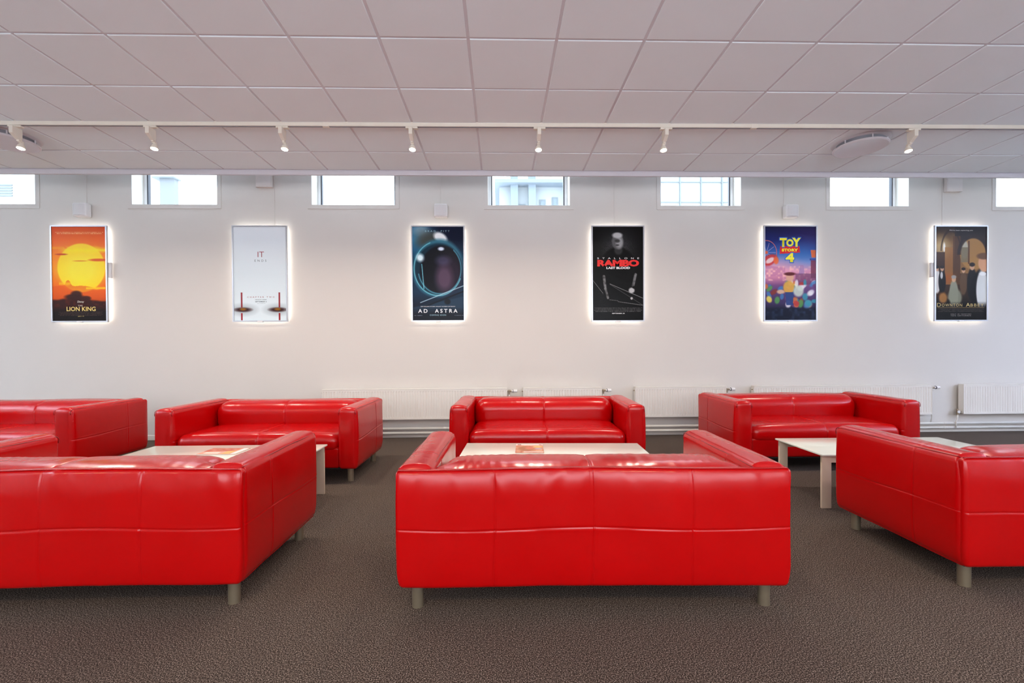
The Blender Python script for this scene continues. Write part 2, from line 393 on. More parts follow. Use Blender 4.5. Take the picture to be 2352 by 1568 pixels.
sofa(3.12, 4.64, -.02, 'red leather sofa facing the camera, rightmost along the wall, behind the bare white table', 7.8, .8)
# ------------------------------------------------------------------ coffee tables
def table(x, y, rz, label):
    t = thing('coffee_table', label, 'table', (x, y, 0), rz, 'white coffee tables')
    L_, D_ = .70, .295
    bm = B(); bbox(bm, -L_, L_, -D_, D_, .388, .40, .0025); obj('table_top', bm, TOPG, t, angle=40)
    for s in (-1, 1):
        yc = s*(D_-.035)
        bm = B(); box(bm, -L_+.012, L_-.012, yc-.009, yc+.009, .335, .388)
        bmesh.ops.bevel(bm, geom=list(bm.edges), offset=.0015, segments=1, affect='EDGES')
        obj('apron', bm, TLEG, t)
        for e in (-1, 1):
            x0 = e*(L_-.012); x1 = e*(L_-.012-.070)
            bm = B(); bbox(bm, min(x0, x1), max(x0, x1), yc-.0095, yc+.0095, 0, .3885, .002)
            obj('leg', bm, TLEG, t, angle=40)
    return t
table(.404, 3.42, -.055, 'white glass coffee table in the middle with a magazine lying on its left half')
table(-2.131, 3.475, -.006, 'white glass coffee table at left behind the front left sofa, with a landscape magazine')
table(3.040, 3.497, -.02, 'bare white glass coffee table at right, its cream near left leg in view')
# ------------------------------------------------------------------ painting helper for prints
def s2l(c):
    c = np.asarray(c, float)/255
    return np.where(c <= .04045, c/12.92, ((c+.055)/1.055)**2.4)
class Paint:
    def __init__(s, W, H, col):
        s.W, s.H = W, H; s.A = np.zeros((H, W, 3)) + np.array(col, float)
        s.X, s.Y = np.meshgrid(np.linspace(0, 1, W), np.linspace(0, 1, H))   # Y down
        s.rs = np.random.RandomState(W+H+int(sum(col)))
    def mix(s, m, col): m = np.clip(m, 0, 1)[..., None]; s.A = s.A*(1-m) + np.array(col, float)*m
    def grad(s, stops):
        ys = [a for a, _ in stops]
        for k in range(3): s.A[..., k] = np.interp(s.Y, ys, [c[k] for _, c in stops])
    def ell(s, cx, cy, rx, ry, col, soft=.1, a=1.0, ang=0):
        dx, dy = s.X-cx, (s.Y-cy); asp = s.H/s.W
        dy = dy*asp; c, sn = math.cos(ang), math.sin(ang); u = dx*c+dy*sn; v = -dx*sn+dy*c
        d = np.sqrt((u/rx)**2 + (v/(ry*asp))**2); s.mix(a*np.clip((1+soft/2-d)/max(soft, 1e-3), 0, 1), col)
    def ring(s, cx, cy, rx, ry, wd, col, a=1.0, soft=.5, part=None):
        d = np.abs(np.sqrt(((s.X-cx)/rx)**2 + ((s.Y-cy)/ry)**2)-1); m = a*np.clip((wd-d)/(wd*soft), 0, 1)
        if part is not None: m = m*part(s.X, s.Y)
        s.mix(m, col)
    def poly(s, pts, col, a=1.0):
        ins = np.zeros_like(s.X, bool); n = len(pts)
        for i in range(n):
            x0, y0 = pts[i]; x1, y1 = pts[(i+1) % n]
            if y0 == y1: continue
            c = ((y0 > s.Y) != (y1 > s.Y)) & (s.X < (x1-x0)*(s.Y-y0)/(y1-y0)+x0); ins ^= c
        s.mix(ins*a, col)
    def line(s, x0, y0, x1, y1, wd, col, a=1.0):
        asp = s.H/s.W; px, py = s.X-x0, (s.Y-y0)*asp; dx, dy = x1-x0, (y1-y0)*asp; L2 = dx*dx+dy*dy
        t = np.clip((px*dx+py*dy)/L2, 0, 1); d = np.hypot(px-t*dx, py-t*dy); s.mix(a*np.clip((wd-d)/(wd*.5), 0, 1), col)
    def noise(s, n):
        g = s.rs.rand(n*2+2, n+2); yy = s.Y*(n*2); xx = s.X*n; i, j = yy.astype(int), xx.astype(int); fy, fx = yy-i, xx-j
        fy, fx = fy*fy*(3-2*fy), fx*fx*(3-2*fx)
        return (g[i, j]*(1-fy)*(1-fx) + g[i+1, j]*fy*(1-fx) + g[i, j+1]*(1-fy)*fx + g[i+1, j+1]*fy*fx)
    def credits(s, y, x0, x1, col, rows=3, a=.7, gap=.012):
        for r_ in range(rows):
            k = (s.rs.rand(s.W) > .28).astype(float)
            m = ((s.X > x0+.03*(r_ % 2)) & (s.X < x1-.03*(r_ % 2)) & (np.abs(s.Y-y-r_*gap) < gap*.28))*k[None, :]
            s.mix(m*a, col)
    def build(s, name, w, h, m, parent, y=0):
        W, H = s.W, s.H; me = bpy.data.meshes.new(name)
        X = (s.X-.5)*w; Z = (.5-s.Y)*h
        V = np.stack([X, np.full_like(X, y), Z], -1).reshape(-1, 3)
        ii = np.arange(H*W).reshape(H, W); F = np.stack([ii[:-1, :-1], ii[1:, :-1], ii[1:, 1:], ii[:-1, 1:]], -1).reshape(-1, 4)
        me.from_pydata(V.tolist(), [], F.tolist()); me.update()
        ca = me.color_attributes.new('Col', 'FLOAT_COLOR', 'POINT')
        C4 = np.ones((H*W, 4), np.float32); A = np.clip(s.A, 0, 255); C4[:, :3] = s2l(A*(A.max(-1, keepdims=True)/255)**.22).reshape(-1, 3); ca.data.foreach_set('color', C4.ravel())
        me.materials.append(m); o = bpy.data.objects.new(name, me); COL.objects.link(o); o.parent = parent
        return o
FLATM = {}
def flat(col, rough=.35):
    k = tuple(col)
    if k not in FLATM: FLATM[k] = mat('ink_%d_%d_%d' % k, tuple(s2l(col)), rough, spec=.3, noise_amt=.01)
    return FLATM[k]
def lettering(name, parts, parent, m, y):
    """parts: (string, centre x, centre z, width, height, spacing, bold[, italic]) laid on the sheet, one mesh"""
    bm = B()
    for p in parts:
        txt, cx, cz, wd, ht, sp, bold = p[:7]; sh = p[7] if len(p) > 7 else 0
        cu = bpy.data.curves.new('t', 'FONT'); cu.body = txt; cu.space_character = sp; cu.offset = bold; cu.shear = sh; cu.size = 1; cu.resolution_u = 3
        to = bpy.data.objects.new('t', cu); COL.objects.link(to); bpy.context.view_layer.update()
        me = bpy.data.meshes.new_from_object(to.evaluated_get(bpy.context.evaluated_depsgraph_get()))
        n = len(me.vertices); co = np.empty(n*3); me.vertices.foreach_get('co', co); co = co.reshape(-1, 3)
        lo, hi = co.min(0), co.max(0)
        q = np.zeros_like(co); q[:, 0] = (co[:, 0]-lo[0])/(hi[0]-lo[0])*wd - wd/2 + cx; q[:, 2] = (co[:, 1]-lo[1])/(hi[1]-lo[1])*ht - ht/2 + cz; q[:, 1] = y
        me.vertices.foreach_set('co', q.ravel()); bm.from_mesh(me)
        bpy.data.objects.remove(to, do_unlink=True); bpy.data.curves.remove(cu); bpy.data.meshes.remove(me)
    me = bpy.data.meshes.new(name); bm.to_mesh(me); bm.free(); me.materials.append(m)
    o = bpy.data.objects.new(name, me); COL.objects.link(o); o.parent = parent
    return o
# ------------------------------------------------------------------ magazines on the tables
def magazine(x, y, rz, wx, wy, label, art):
    t = thing('magazine', label, 'magazine', (x, y, .4005), rz, 'magazines on the coffee tables')
    bm = B(); bbox(bm, -wx/2+.001, wx/2-.001, -wy/2+.001, wy/2-.001, 0, .0045, .001, 1); obj('pages', bm, mat('paper', (.8, .76, .7), .6, noise_amt=.02), t)
    p = Paint(60, int(60*wy/wx), (205, 140, 110)); art(p)
    c = p.build('cover', wx, wy, COVER, t); c.rotation_euler = (R(-90), 0, 0); c.location = (0, 0, .0052)
    return t
def art_m1(p):
    n = p.noise(9); p.mix(n*.7, (235, 190, 150)); p.mix(np.clip(p.noise(14)-.4, 0, 1)*1.3, (170, 80, 60))
    p.ell(.36, .5, .3, .26, (170, 110, 75), .5, .8); p.ell(.5, .45, .16, .16, (215, 125, 100), .4, .8); p.ell(.8, .3, .16, .13, (225, 190, 120), .5, .9)
    p.ell(.82, .52, .14, .07, (190, 175, 195), .3, .9); p.poly([(.3, .82), (.97, .82), (.97, .93), (.3, .93)], (245, 205, 195), .85)
    p.poly([(.72, .68), (.95, .68), (.95, .73), (.72, .73)], (250, 190, 165), .9); p.poly([(0, 0), (1, 0), (1, .14), (0, .14)], (245, 215, 210))
    p.poly([(.06, .04), (.2, .04), (.2, .11), (.06, .11)], (120, 70, 75)); p.poly([(.85, .04), (.95, .04), (.95, .1), (.85, .1)], (160, 90, 95))
magazine(.223, 3.505, -.06, .215, .30, 'magazine with an orange and pink photo cover on the middle table', art_m1)
def art_m2(p):
    p.mix(p.noise(8)*.6, (225, 150, 110)); p.poly([(0, 0), (.8, 0), (.7, .5), (0, .6)], (190, 90, 75), .75); p.mix(np.clip(p.noise(12)-.45, 0, 1), (240, 215, 200))
    p.poly([(0, .6), (.62, .55), (.62, 1), (0, 1)], (235, 170, 150), .8); p.poly([(.12, .7), (.5, .7), (.5, .9), (.12, .9)], (250, 235, 225), .8)
    p.poly([(.6, .5), (.8, .45), (.8, .95), (.6, .95)], (240, 190, 110), .8); p.poly([(.84, .05), (.97, .05), (.97, .95), (.84, .95)], (245, 240, 240), .95)
magazine(-2.13, 3.535, -.03, .295, .205, 'landscape magazine with a red and orange cover on the left table', art_m2)
# ------------------------------------------------------------------ posters in lit frames
def poster(px, label, zt, zb, x0, x1, art, text, side=0):
    cx, w_, cz, h_ = (x0+x1)/2, x1-x0, (zt+zb)/2, zt-zb
    t = thing('framed_poster', label, 'poster', (cx, YB, cz), 0, 'film posters in lit frames')
    fb, fy0, fy1 = .017, -.070, -.044
    bm = B()
    for a, b, c, d in ((-w_/2, -w_/2+fb, -h_/2, h_/2), (w_/2-fb, w_/2, -h_/2, h_/2), (-w_/2+fb, w_/2-fb, h_/2-fb, h_/2), (-w_/2+fb, w_/2-fb, -h_/2, -h_/2+fb)):
        box(bm, a, b, fy0, fy1, c, d)
    bmesh.ops.bevel(bm, geom=list(bm.edges), offset=.0012, segments=1, affect='EDGES')
    obj('frame', bm, SILV, t)
    bm = B(); box(bm, -w_/2+fb, w_/2-fb, fy1-.012, fy1, -h_/2+fb, h_/2-fb); obj('backing', bm, PLAST, t)
    bm = B(); box(bm, -w_/2+.10, w_/2-.10, fy1, 0, -h_/2+.12, h_/2-.12); obj('spacer', bm, PLAST, t)
    bm = B(); k = .014; z_ = fy1 + .004; g_ = .035
    for a, b, c, d in ((-w_/2+g_, -w_/2+g_+k, -h_/2+g_, h_/2-g_), (w_/2-g_-k, w_/2-g_, -h_/2+g_, h_/2-g_), (-w_/2+g_+k, w_/2-g_-k, h_/2-g_-k, h_/2-g_), (-w_/2+g_+k, w_/2-g_-k, -h_/2+g_, -h_/2+g_+k)):
        box(bm, a, b, fy1, z_, c, d)
    obj('light_strip', bm, LEDM, t)
    bm = B(); bbox(bm, -.033, .033, fy0-.003, fy1, -h_/2-.006, -h_/2+.012, .002, 1); obj('clip', bm, PLAST, t)
    if side:
        bm = B(); bbox(bm, min(side*(w_/2), side*(w_/2+.028)), max(side*(w_/2), side*(w_/2+.028)), -.05, -.012, -.07+.02, .07+.02+.06, .006); obj('side_box', bm, PLAST, t)
    sw, sh = w_-2*fb, h_-2*fb
    p = Paint(190, 336, (128, 128, 128)); art(p)
    sheet = p.build('printed_sheet', sw, sh, PRINT, t, fy0+.010)
    lv = 0
    for nm, col, parts in text:
        lv += 1
        for s_, fx, fy, fw_, fh, *rest in parts:
            lettering(nm, [(s_, (fx-.5)*sw, (.5-fy)*sh, fw_*sw, fh*sh, *rest)], sheet, flat(col), fy0+.010-.0006*lv)
    return t
def art_sunset(p):
    p.grad([(0, (214, 62, 8)), (.15, (240, 82, 6)), (.3, (250, 120, 6)), (.45, (250, 140, 6)), (.62, (240, 90, 5)), (.75, (205, 55, 3)), (.86, (90, 18, 4)), (1, (18, 6, 6))])
    n = p.noise(5)*.6+p.noise(11)*.4
    p.ell(.5, .45, .75, .36, (255, 165, 5), 1.2, .5)
    p.ell(.54, .435, .445, .258, (255, 214, 20), .05); p.ell(.54, .47, .36, .16, (255, 240, 60), .9, .8)
    p.mix(np.clip(1-np.abs(p.Y-.245-.03*(n-.5))/.045, 0, 1)*np.clip((p.X-.1)*4, 0, 1)*(n > .3), (255, 228, 0))
    p.mix(np.clip(1-np.abs(p.Y-.225)/.02, 0, 1)*np.clip(.35-p.X, 0, 1)*2.5, (255, 170, 0))
    p.ell(.17, .292, .11, .009, (205, 60, 10), .6, .9); p.ell(.86, .352, .17, .014, (225, 80, 8), .6, .9); p.ell(.52, .362, .13, .006, (230, 120, 10), .6, .8)
    p.mix((p.Y > .60+.10*(p.noise(7)-.5)+.05*np.abs(p.X-.5))*np.clip(1-(p.Y-.6)*3, 0, 1)*.75, (238, 92, 5))
    p.mix(np.clip(1-np.abs(p.Y-.65-.03*(n-.5))/.018, 0, 1)*((p.X > .62) & (p.X < .98)), (255, 215, 5))
    p.mix(np.clip(1-np.abs(p.Y-.60-.06*(n-.5))/.03, 0, 1)*((p.X < .33) & (p.X > .12))*.8, (255, 200, 5))
    hill = .775-.045*np.exp(-((p.X-.45)/.25)**2)+.03*(n-.5)
    p.mix(np.clip((p.Y-hill)/.02, 0, 1)*.95, (62, 10, 5)); p.mix(np.clip((p.Y-.86)/.05, 0, 1)*.9, (20, 5, 6))
    p.mix((p.Y > hill)*np.clip(p.noise(20)-.5, 0, 1)*(p.Y < .85)*.8, (150, 40, 8))
    p.ell(.44, .715, .10, .035, (78, 26, 10), .5, .95); p.ell(.40, .745, .17, .03, (70, 20, 8), .5, .95); p.ell(.62, .76, .09, .025, (75, 20, 8), .5, .9)
    p.credits(.058, .06, .96, (255, 205, 150), 2, .75, .014); p.credits(.905, .1, .93, (150, 120, 105), 4, .5, .012)
poster(0, 'framed poster with an orange sunset and the title THE LION KING', 2.779, 1.540, -5.751, -5.043, art_sunset, [
    ('title_lettering', (244, 214, 120), [('LION KING', .525, .873, .54, .046, 1, .012), ('JULY 19', .52, .952, .11, .010, 1.1, .01)]),
    ('small_lettering', (240, 226, 205), [('THE', .51, .838, .085, .012, 1.2, .01), ('Disney', .52, .799, .125, .026, .95, 0, .2)])], side=1)
def art_pale(p):
    p.grad([(0, (232, 240, 244)), (.5, (219, 232, 237)), (1, (222, 236, 240))])
    for x in (.17, .83):
        p.ell(x, .885, .21, .05, (150, 160, 165), 1.2, .55); p.ell(x, .885, .15, .022, (62, 26, 28), .8, .9); p.ell(x, .88, .06, .014, (176, 120, 30), .8, .8)
    for x in (.145, .865):
        p.poly([(x-.014, .70), (x+.014, .70), (x+.014, .86), (x-.014, .86)], (150, 20, 28), .85); p.poly([(x-.016, .92), (x+.018, .92), (x+.018, 1), (x-.016, 1)], (160, 15, 25), .9)
    p.credits(.778, .40, .62, (110, 115, 120), 1, .6, .009); p.credits(.818, .44, .60, (130, 135, 140), 1, .5, .009)
poster(1, 'framed pale blue poster with the small red word IT and ENDS', 2.781, 1.536, -3.462, -2.757, art_pale, [
    ('red_lettering', (150, 25, 35), [('IT', .52, .294, .12, .058, 1, -.01), ('CHAPTER TWO', .513, .75, .52, .015, 1.9, .005)]),
    ('grey_lettering', (80, 92, 98), [('ENDS', .513, .361, .225, .022, 1.9, .0), ('SEPTEMBER 6', .513, .799, .22, .012, 1, .012)])])
def art_helmet(p):
    p.grad([(0, (16, 38, 72)), (.3, (18, 60, 92)), (.7, (24, 62, 92)), (.85, (14, 30, 54)), (1, (8, 20, 40))])
    p.ell(.05, .1, .3, .16, (70, 165, 215), 1.4, .8); p.ell(.16, .03, .14, .05, (170, 215, 240), 1.2, .7); p.ell(.85, .08, .4, .12, (12, 24, 58), 1.2, .9)
    p.ell(.42, .17, .40, .11, (110, 118, 112), .7, .8, .5); p.ell(.33, .14, .26, .06, (80, 84, 78), 1, .7, -.3)
    p.ell(.55, .115, .14, .05, (245, 250, 252), .5, 1, .5)
    p.ell(.5, .44, .50, .31, (58, 128, 152), .12, .95, .25); p.ell(.5, .45, .455, .275, (22, 60, 82), .1, 1, .25)
    p.ell(.55, .455, .40, .255, (10, 16, 34), .1, 1, .15)
    p.ell(.72, .50, .26, .20, (52, 38, 62), .7, .9); p.ell(.62, .55, .16, .14, (120, 92, 118), .8, .75); p.ell(.6, .36, .14, .05, (96, 92, 128), .9, .6)
    p.ring(.5, .445, .47, .29, .025, (120, 205, 220), .8, part=lambda x, y: (x < .35) | (y > .55)); p.ring(.53, .45, .42, .265, .035, (90, 170, 190), .75, part=lambda x, y: (y > .5) | (x > .8))
    p.ell(.15, .33, .075, .04, (225, 248, 255), .9, 1, .9); p.ell(.56, .235, .06, .02, (225, 240, 255), .7, 1); p.line(.18, .40, .22, .66, .012, (130, 215, 235), .8)
    p.mix(np.clip((p.Y-.78-.12*(.6-p.X))/.02, 0, 1)*.85, (44, 74, 100)); p.line(.15, .81, 1, .63, .01, (190, 220, 235), .8); p.line(.2, .86, 1, .69, .02, (10, 22, 40), .8)
    p.mix(np.clip((p.Y-.86)/.08, 0, 1)*.8, (7, 14, 30)); p.ell(.68, .80, .06, .03, (20, 26, 40), .4, .8)
    p.credits(.948, .03, .18, (170, 180, 190), 1, .6, .009); p.credits(.948, .82, 1.0, (170, 180, 190), 1, .5, .009)
poster(2, 'framed dark blue poster of a space helmet titled AD ASTRA', 2.784, 1.528, -1.157, -.458, art_helmet, [
    ('title_lettering', (245, 248, 250), [('AD  ASTRA', .49, .899, .77, .040, 1.5, .01), ('THE ANSWERS WE SEEK ARE JUST OUTSIDE OUR REACH', .49, .853, .68, .009, 1, .01)]),
    ('small_lettering', (150, 190, 205), [('BRAD  PITT', .49, .046, .48, .018, 1.7, .0), ('COMING SOON', .49, .944, .32, .015, 1.2, 0)])])
def art_black(p):
    p.A[:] = (8, 8, 9); n = p.noise(30)
    p.ell(.5, .22, .34, .18, (95, 95, 98), 1.3, .6); p.mix(np.clip(p.rs.rand(p.H, p.W)-.72, 0, 1)*2.2*np.clip(1-np.hypot((p.X-.5)/.42, (p.Y-.24)/.2), 0, 1), (190, 190, 190))
    p.mix(np.clip(p.rs.rand(p.H, p.W)-.8, 0, 1)*3*np.clip(1-np.hypot((p.X-.22)/.22, (p.Y-.75)/.3), 0, 1), (170, 170, 170))
    p.ell(.5, .42, .34, .20, (12, 12, 13), .15); p.ell(.5, .70, .27, .3, (10, 10, 11), .15); p.ell(.27, .42, .12, .11, (12, 12, 13), .2); p.ell(.76, .42, .12, .11, (12, 12, 13), .2)
    p.ell(.51, .25, .085, .05, (70, 70, 70), .5, .9); p.ell(.495, .155, .115, .085, (110, 110, 110), .25, 1); p.ell(.53, .17, .07, .06, (176, 176, 176), .7, .9); p.ell(.49, .09, .10, .03, (205, 205, 205), .5, .9); p.ell(.49, .15, .05, .018, (60, 60, 60), .7, .8); p.ell(.49, .195, .035, .008, (60, 60, 60), .7, .8)
    m = np.clip(p.noise(24)-.25, 0, 1)*1.3
    for x0, y0, x1, y1, w_ in ((.22, .53, .25, .66, .035), (.25, .66, .30, .76, .03), (.85, .51, .80, .63, .035)): 
        p.line(x0, y0, x1, y1, w_, (165, 165, 165), .85)
    p.mix(m*.5*(p.Y > .5), (10, 10, 10)); p.ell(.77, .68, .06, .03, (215, 215, 215), .5, .9); p.ell(.77, .765, .025, .014, (220, 220, 220), .5, .9); p.ell(.82, .647, .035, .014, (12, 12, 12), .4, 1)
    p.line(.34, .61, 1, .765, .005, (200, 200, 200), .8); p.line(.34, .615, 1, .84, .004, (150, 150, 150), .7); p.line(.0, .57, .2, .71, .005, (200, 200, 200), .7); p.line(.5, .80, 1, .84, .006, (190, 190, 190), .7); p.line(.33, .78, .5, .79, .006, (190, 190, 190), .6)
    p.credits(.867, .02, .98, (150, 150, 150), 4, .6, .0125)
poster(3, 'framed black poster with the big red word RAMBO', 2.787, 1.518, 1.212, 1.917, art_black, [
    ('title_lettering', (232, 34, 30), [('RAMBO', .505, .388, .83, .072, .95, .055)]),
    ('white_lettering', (238, 238, 238), [('LAST BLOOD', .505, .439, .47, .024, 1, .05), ('STALLONE', .505, .336, .83, .017, 2.6, .01), ('SEPTEMBER 20', .505, .926, .25, .009, 1, .03)])])
def art_fair(p):
    p.grad([(0, (30, 32, 84)), (.15, (36, 50, 130)), (.28, (60, 110, 190)), (.38, (150, 160, 215)), (.46, (225, 160, 190)), (.55, (190, 110, 150)), (.65, (120, 80, 140)), (.82, (70, 55, 105)), (.9, (28, 30, 60)), (1, (20, 24, 50))])
    p.ell(.95, .1, .5, .16, (58, 34, 110), 1.4, .6); p.ell(.7, .28, .4, .12, (60, 130, 205), 1.4, .5); p.ell(.2, .46, .45, .1, (240, 170, 190), 1.3, .7)
    for k in range(10):
        a = math.pi*2*k/10; p.line(.03, .275, .03+.18*math.cos(a), .275+.105*math.sin(a), .006, (220, 190, 215), .7)
    p.ring(.03, .275, .20, .128, .04, (226, 120, 110), .95); p.ell(.03, .275, .03, .017, (230, 110, 80), .3)
    p.ell(.08, .36, .17, .055, (215, 60, 60), .3, .9, -.5); p.ell(.1, .36, .09, .025, (245, 225, 225), .4, .9, -.5); p.ell(.22, .36, .05, .04, (240, 110, 60), .4, .9)
    p.poly([(0, .41), (.4, .44), (.4, .53), (0, .53)], (205, 130, 170), .6); p.mix(np.clip(p.noise(22)-.55, 0, 1)*2*(np.abs(p.Y-.5) < .08), (255, 200, 190))
    p.poly([(.90, .25), (1, .25), (1, .33), (.92, .33)], (235, 110, 50), .9); p.poly([(.88, .34), (1, .34), (1, .36), (.88, .36)], (60, 80, 170)); p.poly([(.9, .36), (1, .36), (1, .55), (.9, .55)], (140, 60, 90), .9)
    p.poly([(.69, .41), (.76, .41), (.78, .5), (.66, .52)], (180, 140, 190), .8); p.mix((p.Y > .5)*(p.Y < .62)*(p.X > .6)*.6, (125, 70, 110))
    # generic crowd at a fair: soft colour shapes only
    rs = p.rs
    cols = [(190, 60, 60), (230, 190, 150), (70, 130, 190), (240, 220, 90), (90, 170, 90), (220, 120, 60), (235, 235, 240), (120, 70, 130), (60, 160, 180), (150, 60, 50)]
    for k in range(46):
        x, y = rs.rand(), .60+.26*rs.rand(); c = cols[rs.randint(len(cols))]
        p.ell(x, y, .03+.045*rs.rand(), .02+.03*rs.rand(), c, .5, .85, rs.rand()*2)
    p.ell(.49, .545, .08, .045, (225, 175, 145), .4, .95); p.ell(.49, .505, .11, .018, (110, 35, 40), .5, .95); p.ell(.47, .65, .11, .07, (225, 170, 70), .3, .95); p.poly([(.40, .70), (.57, .70), (.55, .84), (.42, .84)], (52, 75, 140), .95)
    p.ell(.66, .69, .10, .06, (205, 220, 205), .4, .9)
    p.poly([(.30, .208), (.68, .208), (.69, .276), (.29, .29)], (226, 40, 44)); p.mix(np.clip((p.Y-.86)/.03, 0, 1)*.85, (22, 30, 56)); p.mix((p.Y > .88)*np.clip(p.noise(18)-.4, 0, 1)*.8, (70, 95, 140))
poster(4, 'framed colourful fairground poster with yellow title TOY STORY 4', 2.790, 1.512, 3.522, 4.247, art_fair, [
    ('lettering_outline', (40, 100, 190), [('T', .36, .168, .165, .112, 1, .09), ('O', .49, .172, .17, .094, 1, .09), ('Y', .62, .166, .20, .112, 1, .09), ('4', .49, .33, .205, .118, 1, .09)]),
    ('title_lettering', (248, 240, 40), [('T', .36, .168, .135, .095, 1, .05), ('O', .49, .172, .14, .078, 1, .05), ('Y', .62, .166, .17, .095, 1, .05), ('4', .49, .33, .17, .098, 1, .05), ('STORY', .49, .249, .32, .031, 1.1, .06)])])
def art_hall(p):
    p.grad([(0, (34, 22, 16)), (.2, (70, 46, 26)), (.5, (96, 64, 36)), (.75, (54, 34, 22)), (.85, (22, 12, 9)), (1, (6, 4, 4))])
    p.mix((p.X < .38)*np.clip(1-np.abs(p.Y-.2)/.24, 0, 1)*.9, (172, 128, 70)); p.ell(.1, .22, .14, .1, (232, 205, 150), 1.2, .6); p.ell(.17, .22, .022, .05, (255, 250, 235), .6, 1)
    p.poly([(0, .27), (.18, .27), (.18, .75), (0, .75)], (74, 42, 20), .8); p.poly([(.18, .22), (.34, .22), (.34, .62), (.18, .62)], (176, 116, 52), .75); p.poly([(.34, .1), (.49, .1), (.49, .62), (.34, .62)], (104, 66, 32), .85)
    p.ring(.30, .26, .19, .22, .09, (60, 38, 20), .7, part=lambda x, y: y < .26); p.ell(.74, .29, .26, .17, (186, 136, 72), .08, .9); p.poly([(.49, .29), (.99, .29), (.99, .5), (.49, .5)], (176, 128, 70), .7)
    p.ell(.57, .24, .07, .10, (190, 186, 165), .3, .9); p.poly([(.50, .22), (.64, .22), (.64, .38), (.50, .38)], (138, 122, 90), .9); p.ring(.74, .29, .28, .19, .16, (52, 30, 16), .85, part=lambda x, y: y < .3); p.poly([(.64, .15), (.67, .15), (.67, .4), (.64, .4)], (92, 54, 26), .8)
    p.ell(.2, .55, .16, .05, (190, 80, 20), 1.2, .4)
    for x, y, s_, dr, sk in ((.03, .45, .8, (225, 220, 212), 0), (.13, .45, .8, (20, 16, 18), 1), (.55, .47, .8, (110, 80, 52), 0), (.36, .56, 1, (158, 158, 136), 0), (.72, .43, 1.1, (26, 22, 24), 0)):
        p.ell(x, y+.17*s_, .09*s_, .16*s_, dr, .2, .95)
        if sk: p.ell(x-.01, y+.07, .025, .04, (225, 222, 215), .4, .9)
        p.ell(x, y, .042*s_, .034*s_, (212, 164, 128), .3, .95); p.ell(x, y-.022*s_, .05*s_, .02*s_, (44, 28, 20) if s_ != 1 else (170, 165, 155), .4, .95)
    p.ell(.38, .76, .14, .10, (150, 150, 126), .3, .9); p.ell(.20, .82, .09, .05, (30, 20, 14), .4, .9); p.ell(.15, .765, .08, .06, (178, 122, 60), .5, .9)
    p.ell(.98, .70, .30, .26, (12, 11, 13), .12, 1); p.ell(.92, .68, .12, .22, (222, 222, 216), .2, 1); p.ell(.97, .39, .13, .095, (214, 158, 118), .2, 1); p.ell(.95, .315, .14, .035, (116, 80, 52), .4, .95); p.ell(.93, .505, .07, .02, (240, 240, 236), .4, 1)
    p.mix(np.clip((p.Y-.80)/.08, 0, 1)*.93, (12, 8, 8)); p.poly([(.04, .868), (.96, .868), (.96, .8705), (.04, .8705)], (170, 140, 90)); p.credits(.886, .05, .95, (150, 140, 130), 3, .45, .011)
poster(5, 'framed brown poster of a vaulted hall titled DOWNTON ABBEY', 2.793, 1.504, 5.858, 6.597, art_hall, [
    ('title_lettering', (206, 180, 112), [('D', .07, .838, .075, .040, 1, -.005), ('OWNTON', .325, .841, .40, .031, 1.25, -.005), ('A', .64, .838, .08, .040, 1, -.005), ('BBEY', .82, .841, .26, .031, 1.25, -.005)]),
    ('small_lettering', (205, 196, 185), [("We've been expecting you", .50, .039, .46, .018, 1, 0, .3), ('ONLY IN THEATERS', .50, .938, .40, .008, 1.7, 0), ('THIS SEPTEMBER', .50, .955, .40, .008, 1.7, 0)])], side=-1)
# ------------------------------------------------------------------ wall fixtures
def cable(x, z0, z1, label):
    bm = B(); box(bm, x-.005, x+.005, YB-.007, YB, z0, z1); return tag(obj('cable_channel', bm, WALL), label, 'cable', 'thin cable channels on the wall')
for x, z0, z1, lab in ((-5.345, 3.06, 3.80, 'thin cable channel running up from the speaker above the sunset poster'),
                       (-2.944, 2.79, 3.80, 'thin cable channel running up from the pale blue poster'),
                       (-.778, 3.05, 3.80, 'thin cable channel running up from the speaker above the helmet poster'),
                       (1.534, 2.80, 3.80, 'thin cable channel running up from the black poster'),
                       (3.834, 3.05, 3.80, 'thin cable channel running up from the speaker above the fairground poster'),
                       (6.023, 2.80, 3.80, 'thin cable channel running up from the brown hall poster')): cable(x, z0, z1, lab)
def speaker(x, lab):
    t = thing('wall_speaker', lab, 'speaker', (x, YB, 2.975), 0, 'small white wall speakers')
    bm = B(); prof = [(-.0, 0), (-.115, 0)]
    bbox(bm, -.085, .085, -.10, -.012, -.085, .085, .012, 3); o = obj('housing', bm, PLAST, t, angle=50)
    bm = B(); vs = []
    for i in range(9):
        a = R(-60 + 15*i); vs.append((math.sin(a)*.085, -.085 - .030*math.cos(a)))
    top = [bm.verts.new((x_*.98, y_, .07)) for x_, y_ in vs]; bot = [bm.verts.new((x_*.98, y_, -.07)) for x_, y_ in vs]
    for i in range(8): bm.faces.new((top[i], top[i+1], bot[i+1], bot[i]))
    bm.faces.new(top[::-1]); bm.faces.new(bot); obj('grille', bm, mat('speaker_grille', (.70, .68, .67), .6, bump=.5, bump_scale=500), t)
    bm = B(); box(bm, -.03, .03, -.014, 0, -.05, .05); obj('bracket', bm, PLAST, t)
speaker(-5.355, 'small white speaker on the wall above the orange sunset poster')
speaker(-.765, 'small white speaker on the wall above the dark blue helmet poster')
speaker(3.89, 'small white speaker on the wall above the fairground poster')
